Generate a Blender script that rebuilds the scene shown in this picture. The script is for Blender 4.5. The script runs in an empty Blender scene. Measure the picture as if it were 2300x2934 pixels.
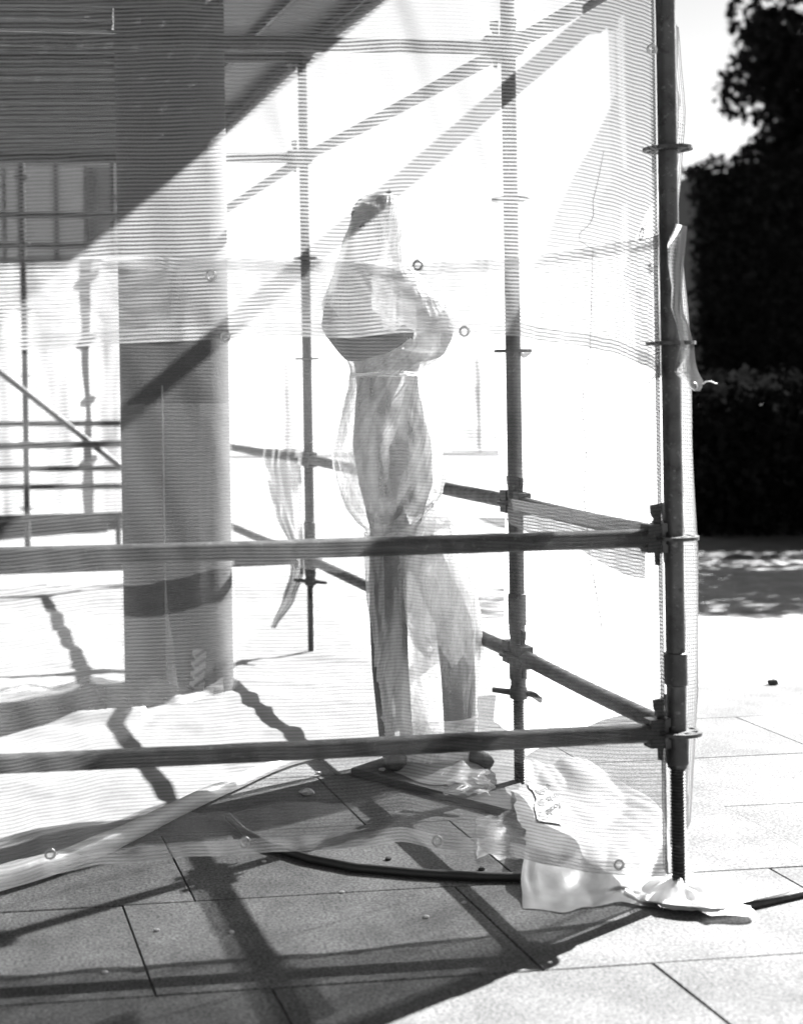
import bpy, math, random
from mathutils import Vector, Matrix, noise
random.seed(7)
PI = math.pi
sc = bpy.context.scene
C = sc.collection

# ------------------------------------------------------------------ camera
F, CX, CY, H, TH = 4300.0, 330.0, 1116.0, 1.335, 0.0157     # focal length and principal point (photo pixels), eye height, roll
cam = bpy.data.cameras.new('camera')
cam.sensor_fit = 'HORIZONTAL'; cam.sensor_width = 36.0
cam.lens = F / 2300 * 36
cam.shift_x = (1150 - CX) / 2300; cam.shift_y = -(1467 - CY) / 2300   # view camera with shifted back
cam.clip_start = 0.05; cam.clip_end = 3000
cam.dof.use_dof = True; cam.dof.focus_distance = 4.75; cam.dof.aperture_fstop = 3.2
co = bpy.data.objects.new('camera', cam); C.objects.link(co)
co.matrix_world = Matrix.Translation((0, 0, H)) @ Matrix.Rotation(PI / 2, 4, 'X') @ Matrix.Rotation(-TH, 4, 'Z')
sc.camera = co

# ------------------------------------------------------------------ light
SUN_EL = math.radians(34.7)
HX, HY = 0.785, 0.62                                           # horizontal direction towards the sun
w = bpy.data.worlds.new('World'); sc.world = w; w.use_nodes = True
nt = w.node_tree; bg = nt.nodes['Background']
sky = nt.nodes.new('ShaderNodeTexSky'); sky.sky_type = 'NISHITA'; sky.sun_disc = False
sky.sun_elevation = SUN_EL; sky.sun_rotation = math.atan2(HX, HY)
sky.dust_density = 0.03; sky.air_density = 0.34
bwn = nt.nodes.new('ShaderNodeRGBToBW')                        # black and white film
nt.links.new(sky.outputs[0], bwn.inputs[0]); nt.links.new(bwn.outputs[0], bg.inputs[0])
bg.inputs[1].default_value = 0.05
sl = bpy.data.lights.new('sun', 'SUN'); sl.energy = 5.0; sl.angle = math.radians(0.5); sl.color = (1, 1, 1)
so = bpy.data.objects.new('sun', sl); C.objects.link(so)
sv = Vector((HX * math.cos(SUN_EL), HY * math.cos(SUN_EL), math.sin(SUN_EL)))
so.rotation_euler = sv.to_track_quat('Z', 'Y').to_euler()
sc.view_settings.view_transform = 'Standard'; sc.view_settings.look = 'None'
sc.view_settings.exposure = 3.0; sc.view_settings.gamma = 1.0
sc.render.engine = 'CYCLES'
cy = sc.cycles
cy.max_bounces = 6; cy.diffuse_bounces = 2; cy.glossy_bounces = 2; cy.transmission_bounces = 8
cy.transparent_max_bounces = 40; cy.use_denoising = True; cy.caustics_reflective = False; cy.caustics_refractive = False
cy.sample_clamp_indirect = 4.0; cy.use_adaptive_sampling = True; cy.adaptive_threshold = 0.02

# ------------------------------------------------------------------ photo pixel -> place
_c, _s = math.cos(TH), math.sin(TH)
def P(px, py, Y):
    u, v = px - CX, py - CY
    x, y = u * _c - v * _s, u * _s + v * _c
    return Vector((x * Y / F, Y, H - y * Y / F))
def G(px, py, z=0.0):
    u, v = px - CX, py - CY
    x, y = u * _c - v * _s, u * _s + v * _c
    Y = F * (H - z) / y
    return Vector((x * Y / F, Y, z))
PH = math.atan(0.123)
CP, SP = math.cos(PH), math.sin(PH)
P4 = Vector((1.430, 3.860, 0)); P3 = Vector((1.312, 4.943, 0)); P2 = Vector((0.956, 7.465, 0))
def S(a, b, z=0.0):                                            # scaffold grid: a to the right along the front, b into depth
    return Vector((P4.x + a * CP - b * SP, P4.y + a * SP + b * CP, z))
def front(px, py, b=-0.05):                                    # pixel -> (a, z) on the front face of the scaffold
    d = P(px, py, 1.0) - Vector((0, 0, H))
    n = Vector((-SP, CP, 0))
    t = (n.dot(S(0, b) - Vector((0, 0, H)))) / n.dot(d)
    q = Vector((0, 0, H)) + d * t
    return (q.x - P4.x) * CP + (q.y - P4.y) * SP, q.z
def lerp_poly(pts, x):
    if x <= pts[0][0]: return pts[0][1]
    for (x0, y0), (x1, y1) in zip(pts, pts[1:]):
        if x <= x1:
            t = (x - x0) / (x1 - x0); t = t * t * (3 - 2 * t) * 0.4 + t * 0.6
            return y0 + (y1 - y0) * t
    return pts[-1][1]
def nz(x, y=0.0, z=0.0): return noise.noise(Vector((x, y, z)))

# ------------------------------------------------------------------ materials
def mat(name):
    m = bpy.data.materials.new(name); m.use_nodes = True
    m.node_tree.nodes.clear()
    o = m.node_tree.nodes.new('ShaderNodeOutputMaterial')
    return m, m.node_tree, o
def N(t, kind, **kw):
    n = t.nodes.new('ShaderNode' + kind)
    for k, v in kw.items():
        if k in n.inputs: n.inputs[k].default_value = v
        else: setattr(n, k, v)
    return n
def M(t, op, a, b=None, c=None):
    n = t.nodes.new('ShaderNodeMath'); n.operation = op
    for i, v in enumerate((a, b, c)):
        if v is None: continue
        if hasattr(v, 'links') or hasattr(v, 'is_linked'): t.links.new(v, n.inputs[i])
        else: n.inputs[i].default_value = v
    return n.outputs[0]
def maprange(t, v, a, b, c, d):
    n = t.nodes.new('ShaderNodeMapRange'); t.links.new(v, n.inputs[0])
    for i, q in enumerate((a, b, c, d)): n.inputs[i + 1].default_value = q
    return n.outputs[0]
def ntex(t, scale, detail=4, rough=0.55, vec=None, stretch=None, coord='Object'):
    if vec is None:
        tc = N(t, 'TexCoord'); vec = tc.outputs[coord]
    if stretch:
        mp = N(t, 'Mapping'); mp.inputs['Scale'].default_value = stretch
        t.links.new(vec, mp.inputs[0]); vec = mp.outputs[0]
    n = N(t, 'TexNoise'); n.inputs['Scale'].default_value = scale
    n.inputs['Detail'].default_value = detail; n.inputs['Roughness'].default_value = rough
    t.links.new(vec, n.inputs['Vector'])
    return n.outputs[0]
def simple(name, lo, hi, scale=8, rough=0.7, metal=0.0, bump=0.0, bscale=60, detail=6, stretch=None, spec=0.4):
    m, t, o = mat(name)
    p = N(t, 'BsdfPrincipled'); p.inputs['Roughness'].default_value = rough; p.inputs['Metallic'].default_value = metal
    p.inputs['Specular IOR Level'].default_value = spec
    f = ntex(t, scale, detail, 0.6, stretch=stretch)
    v = maprange(t, f, 0.3, 0.7, lo, hi)
    t.links.new(v, p.inputs['Base Color'])
    if bump:
        b = N(t, 'Bump'); b.inputs['Strength'].default_value = bump; b.inputs['Distance'].default_value = 0.01
        t.links.new(ntex(t, bscale, 5, 0.6), b.inputs['Height']); t.links.new(b.outputs[0], p.inputs['Normal'])
    t.links.new(p.outputs[0], o.inputs[0])
    return m

def paving(name='concrete_paving', lo=0.028, hi=0.16):
    m, t, o = mat(name)
    p = N(t, 'BsdfPrincipled'); p.inputs['Roughness'].default_value = 0.85; p.inputs['Specular IOR Level'].default_value = 0.2
    geo = N(t, 'NewGeometry'); pos = geo.outputs['Position']
    oi = N(t, 'ObjectInfo')
    sp = maprange(t, ntex(t, 120, 4, 0.75, vec=pos), 0.36, 0.64, lo, hi)
    big = maprange(t, ntex(t, 3.5, 5, 0.6, vec=pos), 0.32, 0.68, 0.62, 1.2)
    slab = maprange(t, oi.outputs['Random'], 0, 1, 0.88, 1.08)
    st = maprange(t, ntex(t, 16, 4, 0.6, vec=pos), 0.3, 0.7, 0.85, 1.08)
    v = M(t, 'MULTIPLY', M(t, 'MULTIPLY', M(t, 'MULTIPLY', sp, big), slab), st)
    t.links.new(v, p.inputs['Base Color'])
    b = N(t, 'Bump'); b.inputs['Strength'].default_value = 0.35; b.inputs['Distance'].default_value = 0.003
    t.links.new(ntex(t, 220, 3, 0.7, vec=pos), b.inputs['Height']); t.links.new(b.outputs[0], p.inputs['Normal'])
    t.links.new(p.outputs[0], o.inputs[0])
    return m

def netting(name, cell=0.38, rib=0.72, period=0.0095, ribw=0.2, white=0.55, face=0.08):
    """woven debris net: dense weft ribs every 9 mm, thin warp threads between; UVs are in metres.
    The threads are round, so the weave closes up when it is crossed at a slant, for every kind of ray."""
    m, t, o = mat(name)
    tc = N(t, 'TexCoord'); sep = N(t, 'SeparateXYZ'); t.links.new(tc.outputs['UV'], sep.inputs[0])
    wob = maprange(t, ntex(t, 4, 2, 0.5, vec=tc.outputs['UV']), 0.3, 0.7, -0.002, 0.002)
    v = M(t, 'ADD', sep.outputs[1], wob)
    fr = M(t, 'FRACT', M(t, 'DIVIDE', v, period))
    ribm = M(t, 'LESS_THAN', fr, ribw)
    fu = M(t, 'FRACT', M(t, 'DIVIDE', sep.outputs[0], 0.0046))
    warp = M(t, 'LESS_THAN', fu, 0.45)
    den = maprange(t, ntex(t, 5, 4, 0.6, vec=tc.outputs['UV'], stretch=(1, 0.25, 1)), 0.3, 0.7, 0.85, 1.15)
    thread = M(t, 'MULTIPLY', M(t, 'ADD', M(t, 'MULTIPLY', warp, cell * 1.1), cell * 0.5), den)
    al = M(t, 'MINIMUM', M(t, 'MAXIMUM', M(t, 'MULTIPLY', ribm, rib), thread), 0.97)
    geo = N(t, 'NewGeometry'); vm = t.nodes.new('ShaderNodeVectorMath'); vm.operation = 'DOT_PRODUCT'
    t.links.new(geo.outputs['Normal'], vm.inputs[0]); t.links.new(geo.outputs['Incoming'], vm.inputs[1])
    cs = M(t, 'MAXIMUM', M(t, 'ABSOLUTE', vm.outputs['Value']), 0.15)
    al = M(t, 'SUBTRACT', 1.0, M(t, 'POWER', M(t, 'SUBTRACT', 1.0, al), M(t, 'DIVIDE', 1.0, cs)))
    tr = N(t, 'BsdfTransparent'); tl = N(t, 'BsdfTranslucent'); df = N(t, 'BsdfDiffuse')
    tl.inputs[0].default_value = (white,) * 3 + (1,); df.inputs[0].default_value = (face,) * 3 + (1,)
    mx = N(t, 'MixShader'); mx.inputs[0].default_value = 0.45
    t.links.new(tl.outputs[0], mx.inputs[1]); t.links.new(df.outputs[0], mx.inputs[2])
    m2 = N(t, 'MixShader'); t.links.new(al, m2.inputs[0])
    t.links.new(tr.outputs[0], m2.inputs[1]); t.links.new(mx.outputs[0], m2.inputs[2])
    t.links.new(m2.outputs[0], o.inputs[0])
    return m

def film(name, lo=0.25, hi=0.8, scale=5, stretch=(1, 1, 0.15), white=0.85, gloss=0.12, seed=0.0, clo=0.36, chi=0.64, bump=0.3):
    """crumpled polythene: see-through where it is single, milky in the folds"""
    m, t, o = mat(name)
    tc = N(t, 'TexCoord')
    mp = N(t, 'Mapping'); mp.inputs['Location'].default_value = (seed, seed * 2, seed * 3); t.links.new(tc.outputs['Object'], mp.inputs[0])
    a1 = ntex(t, scale, 2.5, 0.5, vec=mp.outputs[0], stretch=stretch)
    a2 = ntex(t, scale * 4, 3, 0.5, vec=mp.outputs[0], stretch=stretch)
    al = maprange(t, M(t, 'ADD', M(t, 'MULTIPLY', a1, 0.7), M(t, 'MULTIPLY', a2, 0.3)), clo, chi, lo, hi)
    tr = N(t, 'BsdfTransparent'); tl = N(t, 'BsdfTranslucent'); df = N(t, 'BsdfDiffuse'); gl = N(t, 'BsdfGlossy')
    for q in (tl, df): q.inputs[0].default_value = (white,) * 3 + (1,)
    gl.inputs['Roughness'].default_value = 0.4; gl.inputs[0].default_value = (0.9, 0.9, 0.9, 1)
    b = N(t, 'Bump'); b.inputs['Strength'].default_value = bump; b.inputs['Distance'].default_value = 0.01
    t.links.new(a2, b.inputs['Height'])
    for q in (tl, df, gl): t.links.new(b.outputs[0], q.inputs['Normal'])
    x1 = N(t, 'MixShader'); x1.inputs[0].default_value = 0.5
    t.links.new(tl.outputs[0], x1.inputs[1]); t.links.new(df.outputs[0], x1.inputs[2])
    x2 = N(t, 'MixShader'); t.links.new(al, x2.inputs[0])
    t.links.new(tr.outputs[0], x2.inputs[1]); t.links.new(x1.outputs[0], x2.inputs[2])
    x3 = N(t, 'MixShader'); x3.inputs[0].default_value = gloss
    t.links.new(x2.outputs[0], x3.inputs[1]); t.links.new(gl.outputs[0], x3.inputs[2])
    t.links.new(x3.outputs[0], o.inputs[0])
    return m

def steel(name, lo, hi, spots=True):
    m, t, o = mat(name)
    p = N(t, 'BsdfPrincipled'); p.inputs['Metallic'].default_value = 0.35; p.inputs['Roughness'].default_value = 0.5
    geo = N(t, 'NewGeometry'); pos = geo.outputs['Position']
    f = maprange(t, ntex(t, 9, 6, 0.65, vec=pos), 0.3, 0.7, lo, hi)
    s = maprange(t, ntex(t, 60, 4, 0.7, vec=pos), 0.58, 0.7, 1.0, 3.2)
    d = maprange(t, ntex(t, 24, 5, 0.7, vec=pos), 0.54, 0.66, 1.0, 0.3)
    v = M(t, 'MULTIPLY', M(t, 'MULTIPLY', f, s), d)
    t.links.new(v, p.inputs['Base Color'])
    t.links.new(maprange(t, ntex(t, 30, 4, 0.6, vec=pos), 0.3, 0.7, 0.35, 0.7), p.inputs['Roughness'])
    b = N(t, 'Bump'); b.inputs['Strength'].default_value = 0.3; b.inputs['Distance'].default_value = 0.002
    t.links.new(ntex(t, 120, 4, 0.6, vec=pos), b.inputs['Height']); t.links.new(b.outputs[0], p.inputs['Normal'])
    t.links.new(p.outputs[0], o.inputs[0])
    return m

def perforated():
    m, t, o = mat('perforated_steel')
    p = N(t, 'BsdfPrincipled'); p.inputs['Metallic'].default_value = 0.5; p.inputs['Roughness'].default_value = 0.5
    p.inputs['Base Color'].default_value = (0.1, 0.1, 0.1, 1)
    tc = N(t, 'TexCoord'); sep = N(t, 'SeparateXYZ'); t.links.new(tc.outputs['UV'], sep.inputs[0])
    def cell(v, per): return M(t, 'SUBTRACT', M(t, 'FRACT', M(t, 'DIVIDE', v, per)), 0.5)
    cu = M(t, 'MULTIPLY', cell(sep.outputs[0], 0.07), 0.07); cv = M(t, 'MULTIPLY', cell(sep.outputs[1], 0.055), 0.055)
    r2 = M(t, 'ADD', M(t, 'MULTIPLY', cu, cu), M(t, 'MULTIPLY', cv, cv))
    hole = M(t, 'LESS_THAN', r2, 0.0022 ** 2)
    edge = M(t, 'LESS_THAN', M(t, 'ABSOLUTE', sep.outputs[0]), 0.125)
    hole = M(t, 'MULTIPLY', hole, edge)
    tr = N(t, 'BsdfTransparent'); mx = N(t, 'MixShader')
    t.links.new(hole, mx.inputs[0]); t.links.new(p.outputs[0], mx.inputs[1]); t.links.new(tr.outputs[0], mx.inputs[2])
    t.links.new(mx.outputs[0], o.inputs[0])
    return m

def leafmat(name, lo, hi):
    m, t, o = mat(name)
    geo = N(t, 'NewGeometry')
    v = maprange(t, ntex(t, 2.5, 3, 0.6, vec=geo.outputs['Position']), 0.3, 0.7, lo, hi)
    df = N(t, 'BsdfDiffuse'); tl = N(t, 'BsdfTranslucent')
    t.links.new(v, df.inputs[0]); t.links.new(v, tl.inputs[0])
    x = N(t, 'MixShader'); x.inputs[0].default_value = 0.25
    t.links.new(df.outputs[0], x.inputs[1]); t.links.new(tl.outputs[0], x.inputs[2]); t.links.new(x.outputs[0], o.inputs[0])
    return m

MT = dict(
    paving=paving(), plaza=paving('pale_plaza', 0.13, 0.38),
    mortar=simple('mortar', 0.1, 0.16, 40, 0.95),
    net=netting('debris_net_grey', white=0.12, face=.015, cell=.23, rib=.58, ribw=.28), netw=netting('debris_net_white', white=0.37, face=.015, cell=.16, rib=.7, ribw=.48), nets=netting('debris_net_side', white=0.75, face=.03, cell=.66, rib=.92), hem=netting('net_hem', cell=0.34, rib=0.7, white=0.6, face=.04),
    dense=netting('net_gathered', cell=0.5, rib=0.9, ribw=0.25, white=0.2, face=.03),
    steel=steel('galvanised_tube', 0.018, 0.05), darksteel=steel('rusty_casting', 0.015, 0.04),
    perf=perforated(), lip=simple('board_lip', 0.045, 0.09, 12, 0.7), board=simple('deck_board', 0.015, 0.08, 14, 0.8, stretch=(0.15, 3, 1)),
    column=simple('column_stone', 0.025, 0.045, 5, 0.8, bump=0.25, bscale=70, stretch=(1, 1, 3)),
    statue=simple('statue_stone', 0.02, 0.05, 7, 0.75, bump=0.4, bscale=25),
    slab=simple('plinth_stone', 0.03, 0.06, 12, 0.8, bump=0.3),
    wrap=film('polythene_wrap', 0.2, 0.85, 9, (1, 1, 0.12), white=0.85, gloss=0.02, clo=0.36, chi=0.66), wrap2=film('polythene_bag', 0.03, 0.6, 12, (1, 1, 0.1), seed=3.1, white=0.85, gloss=0.02, clo=0.36, chi=0.66),
    floorfilm=film('polythene_floor', 0.82, 0.99, 3, (1, 1, 1), gloss=0.05, white=0.40), clear=film('polythene_clear', 0.1, 0.55, 5, (1, 1, 1), gloss=0.06, seed=1.7, bump=.15),
    bagfilm=film('polythene_gathered', 0.12, 0.88, 8, (1, 1, 0.12), white=0.85, gloss=0.015, clo=0.41, chi=0.63, seed=7.7), drape=film('polythene_drape', 0.4, 0.97, 7, (1, 1, 0.2), white=0.88, gloss=0.015, seed=4.2), sheet2=film('polythene_bright', 0.85, 1.0, 4, (1, 1, 1), gloss=0.05, white=0.75),
    sheet=film('polythene_white', 0.7, 0.97, 4, (1, 1, 1), gloss=0.05, white=0.38),
    tape=simple('paper_tape', 0.2, 0.26, 20, 0.7), ink=simple('tape_print', 0.03, 0.05, 10, 0.7),
    rubber=simple('black_rubber', 0.012, 0.02, 20, 0.5), cord=simple('dark_cord', 0.07, 0.12, 40, 0.9),
    brass=simple('eyelet_metal', 0.25, 0.45, 30, 0.4, metal=0.6), whiteplastic=simple('white_plastic', 0.7, 0.8, 10, 0.5),
    leaf=leafmat('dark_leaf', 0.004, 0.013), bark=simple('bark', 0.015, 0.03, 20, 0.9),
    facade=simple('facade_panel', 0.26, 0.31, 2, 0.7), frame=simple('dark_frame', 0.04, 0.07, 8, 0.5), glass=simple('window_pane', 0.1, 0.14, 2, 0.1),
    stone=simple('stone_chip', 0.3, 0.5, 60, 0.9), darkstone=simple('dark_pebble', 0.04, 0.07, 60, 0.9), soil=simple('soil', 0.02, 0.05, 5, 0.95, bump=0.4),
)

# ------------------------------------------------------------------ mesh helpers
def rootloc(p):
    while p is not None and p.parent is not None: p = p.parent
    return p.location.copy() if p is not None else Vector((0, 0, 0))
class MB:
    def __init__(s): s.v, s.f, s.uv = [], [], {}
    def quad(s, *pts):
        n = len(s.v); s.v += [Vector(p) for p in pts]; s.f.append(tuple(range(n, n + len(pts))))
    def box(s, o, ex, ey, ez):                                  # centre and three half-axis vectors
        n = len(s.v)
        for i in (-1, 1):
            for j in (-1, 1):
                for k in (-1, 1): s.v.append(o + ex * i + ey * j + ez * k)
        s.f += [tuple(n + q for q in f) for f in ((0, 1, 3, 2), (4, 6, 7, 5), (0, 4, 5, 1), (2, 3, 7, 6), (0, 2, 6, 4), (1, 5, 7, 3))]
        return s
    def abox(s, x0, x1, y0, y1, z0, z1):
        return s.box(Vector(((x0 + x1) / 2, (y0 + y1) / 2, (z0 + z1) / 2)), Vector(((x1 - x0) / 2, 0, 0)), Vector((0, (y1 - y0) / 2, 0)), Vector((0, 0, (z1 - z0) / 2)))
    def tube(s, pts, r, seg=12, cap=True):
        pts = [Vector(p) for p in pts]; rs = r if isinstance(r, (list, tuple)) else [r] * len(pts)
        n0 = len(s.v); up = None
        for i, p in enumerate(pts):
            d = (pts[min(i + 1, len(pts) - 1)] - pts[max(i - 1, 0)]).normalized()
            if up is None: up = Vector((0, 0, 1)) if abs(d.z) < 0.9 else Vector((1, 0, 0))
            x = d.cross(up).normalized(); y = x.cross(d).normalized(); up = y
            for k in range(seg):
                a = 2 * PI * k / seg
                s.v.append(p + (x * math.cos(a) + y * math.sin(a)) * rs[i])
        for i in range(len(pts) - 1):
            for k in range(seg):
                a, b = n0 + i * seg + k, n0 + i * seg + (k + 1) % seg
                s.f.append((a, b, b + seg, a + seg))
        if cap:
            s.f.append(tuple(n0 + k for k in reversed(range(seg)))); s.f.append(tuple(n0 + (len(pts) - 1) * seg + k for k in range(seg)))
        return s
    def lathe(s, o, prof, seg=20, cap=True):                     # profile of (radius, height) about a vertical axis
        n0 = len(s.v)
        for r, z in prof:
            for k in range(seg):
                a = 2 * PI * k / seg; s.v.append(Vector((o[0] + r * math.cos(a), o[1] + r * math.sin(a), o[2] + z)))
        for i in range(len(prof) - 1):
            for k in range(seg):
                a, b = n0 + i * seg + k, n0 + i * seg + (k + 1) % seg
                s.f.append((a, b, b + seg, a + seg))
        if cap:
            s.f.append(tuple(n0 + k for k in reversed(range(seg)))); s.f.append(tuple(n0 + (len(prof) - 1) * seg + k for k in range(seg)))
        return s
    def grid(s, rows, uv=None):                                  # rows of points, optional uv of the same layout
        n0 = len(s.v); nc = len(rows[0])
        for i, r in enumerate(rows):
            for j, p in enumerate(r):
                if uv: s.uv[len(s.v)] = uv[i][j]
                s.v.append(Vector(p))
        for i in range(len(rows) - 1):
            for j in range(nc - 1):
                a = n0 + i * nc + j; s.f.append((a, a + 1, a + nc + 1, a + nc))
        return s
    def torus(s, o, axis, R, r, seg=20, ring=8):
        axis = Vector(axis).normalized(); x = axis.orthogonal().normalized(); y = axis.cross(x)
        n0 = len(s.v)
        for i in range(seg):
            a = 2 * PI * i / seg; d = x * math.cos(a) + y * math.sin(a)
            for j in range(ring):
                b = 2 * PI * j / ring; s.v.append(Vector(o) + d * (R + r * math.cos(b)) + axis * r * math.sin(b))
        for i in range(seg):
            for j in range(ring):
                s.f.append((n0 + i * ring + j, n0 + ((i + 1) % seg) * ring + j, n0 + ((i + 1) % seg) * ring + (j + 1) % ring, n0 + i * ring + (j + 1) % ring))
        return s
    def mesh(s, name, m, off=Vector((0, 0, 0)), smooth=True):
        me = bpy.data.meshes.new(name); me.from_pydata([tuple(p - off) for p in s.v], [], s.f)
        if s.uv:
            l = me.uv_layers.new(name='UVMap')
            for lp in me.loops: l.data[lp.index].uv = s.uv.get(lp.vertex_index, (0, 0))
        me.materials.append(m)
        if smooth: me.shade_smooth()
        me.update(); return me
    def build(s, name, m, parent=None, smooth=True, sharp=None, **tags):
        off = rootloc(parent)
        me = s.mesh(name, m, off, smooth)
        if sharp and smooth: me.set_sharp_from_angle(angle=math.radians(sharp))
        o = bpy.data.objects.new(name, me); C.objects.link(o)
        if parent: o.parent = parent
        for k, v in tags.items(): o[k] = v
        return o
def place(name, me, loc, parent, rz=0.0):
    o = bpy.data.objects.new(name, me); C.objects.link(o); o.parent = parent
    o.location = Vector(loc) - (rootloc(parent) if parent else Vector((0, 0, 0))); o.rotation_euler.z = rz
    return o
def thing(name, loc, label, cat, group=None):
    o = bpy.data.objects.new(name, None); C.objects.link(o); o.location = Vector(loc); o.empty_display_size = 0.2
    o['label'] = label; o['category'] = cat
    if group: o['group'] = group
    return o

# ------------------------------------------------------------------ ground and paving slabs
gm = MB(); R = 900
gm.quad((-R, -R, -0.014), (R, -R, -0.014), (R, R, -0.014), (-R, R, -0.014))
ground = gm.build('ground', MT['plaza'], smooth=False, kind='structure')
SLW, SLD, GAP = 0.89, 0.583, 0.004
def slabmesh(seed):
    b = MB(); rnd = random.Random(seed)
    hx, hy, c = SLW / 2 - GAP / 2, SLD / 2 - GAP / 2, 0.002
    prof = [(hx, hy, -0.012), (hx, hy, -c), (hx - c, hy - c, 0.0)]
    n = 0
    for x, y, z in prof:
        for sx, sy in ((-1, -1), (1, -1), (1, 1), (-1, 1)): b.v.append(Vector((x * sx, y * sy, z)))
    for i in (0, 1):
        for k in range(4): b.f.append((i * 4 + k, i * 4 + (k + 1) % 4, i * 4 + 4 + (k + 1) % 4, i * 4 + 4 + k))
    b.f.append((8, 9, 10, 11))
    return b.mesh('slab', MT['paving'], smooth=False)
slabs = [slabmesh(i) for i in range(3)]
GAP = 0.0012
tight = [slabmesh(i) for i in range(3)]
bed = MB(); q = [S(-6.0, -1.85), S(5.0, -1.85), S(5.0, 2.2), S(-6.0, 2.2)]
bed.quad(*[Vector((p.x, p.y, -0.010)) for p in q])
pavement = bed.build('pavement', MT['mortar'], smooth=False, kind='structure')
offs = {0: -0.53, 1: -1.228, -1: -0.27, -2: -0.75, 2: -0.6}
rs = random.Random(3)
for r in range(-2, 5):
    off = offs.get(r, rs.choice([-0.53, -0.97, -0.75])) + SLW / 2
    b0 = -0.39 + r * SLD + SLD / 2
    for k in range(-6, 6):
        a0 = off + k * SLW
        if -5.0 < a0 < 4.2:
            p = S(a0, b0, rs.uniform(-0.0012, 0.0012))
            o = place('slab', (tight if r > 0 and a0 > -0.6 else slabs)[(r + k) % 3], p, pavement, PH + rs.uniform(-0.002, 0.002) + (PI if rs.random() < .5 else 0))

# ------------------------------------------------------------------ scaffold
scaf = thing('scaffold', P4, 'galvanised ring-lock tube scaffold with steel decks standing around the wrapped statue', 'scaffold')
RT = 0.02415
def ros_mesh():
    b = MB(); t = 0.0045
    for r0, r1 in ((0.024, 0.036), (0.051, 0.0615)):
        b.lathe((0, 0, 0), [(r0, -t), (r1, -t), (r1, t), (r0, t), (r0, -t)], 24, cap=False)
    for k in range(8):
        a = 2 * PI * (k + .5) / 8; d = Vector((math.cos(a), math.sin(a), 0)); e = Vector((-d.y, d.x, 0))
        b.box(d * 0.043, d * 0.010, e * (0.007 if k % 2 else 0.011), Vector((0, 0, t * .9)))
    return b.mesh('rosette', MT['darksteel'], smooth=False)
ROS = ros_mesh()
def post(base, z1, top=4.1, jack=0.36, sleeve=None, nut=True, parent=scaf, nros=8):
    b = MB(); b.lathe((base.x, base.y, 0), [(RT, jack - 0.03), (RT, top), (RT - .004, top), (RT - .004, jack)], 24, cap=False)
    o = b.build('post', MT['steel'], parent, sharp=40)
    for k in range(nros):
        z = z1 + 0.5 * k
        if z < top: place('rosette', ROS, (base.x, base.y, z), o, 0.3).parent = o
    if sleeve:
        c = MB(); z0, zz = sleeve
        c.lathe((base.x, base.y, 0), [(RT, z0 - .004), (RT + .0045, z0), (RT + .005, zz - .006), (RT + .004, zz), (RT, zz + .002)], 24, cap=False)
        c.build('sleeve', MT['darksteel'], o, sharp=40)
    c = MB()
    c.lathe((base.x, base.y, 0), [(RT, z1 - .085), (RT + .004, z1 - .08), (RT + .004, z1 - .008), (RT, z1 - .004)], 24, cap=False)
    c.build('collar', MT['darksteel'], o, sharp=40)
    j = MB(); prof = []; z = 0.008; i = 0
    while z < jack:
        prof.append((0.0155 if i % 2 else 0.0195, z)); z += 0.0042; i += 1
    j.lathe((base.x, base.y, 0), prof, 18)
    jk = j.build('base_jack', MT['darksteel'], parent, sharp=20)
    if nut:
        nb = MB(); d = Vector((0.9, -0.45, 0)).normalized(); e = Vector((-d.y, d.x, 0)); cpt = Vector((base.x, base.y, jack - 0.045))
        nb.lathe(cpt, [(0.02, -.02), (0.028, -.018), (0.03, 0.0), (0.026, 0.022), (0.02, 0.024)], 16)
        for s in (-1, 1): nb.tube([cpt + d * s * 0.025, cpt + d * s * 0.085 + Vector((0, 0, s * -.004))], [0.011, 0.008], 8)
        nb.build('jack_nut', MT['darksteel'], jk, sharp=30)
    pb = MB(); pb.abox(base.x - .075, base.x + .075, base.y - .075, base.y + .075, 0.001, 0.008)
    pb.build('base_plate', MT['darksteel'], jk, smooth=False)
    return o
post(P4, 0.432, sleeve=(0.555, 0.635), jack=0.37, nut=False)
post(P3, 0.442, sleeve=(0.54, 0.64), jack=0.36)
post(P2, 0.474, sleeve=(0.57, 0.66), jack=0.41)
P1 = S(-0.02, 6.73); post(P1, 0.46, jack=0.39)
L4, L3, L2, L1 = S(-2.57, 0), P3 + Vector((-2.57 * CP, -2.57 * SP, 0)), P2 + Vector((-2.57 * CP, -2.57 * SP, 0)), S(-2.57, 6.73)
for q in (L4, L3, L2, L1): post(q, 0.45, jack=0.37)

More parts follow.
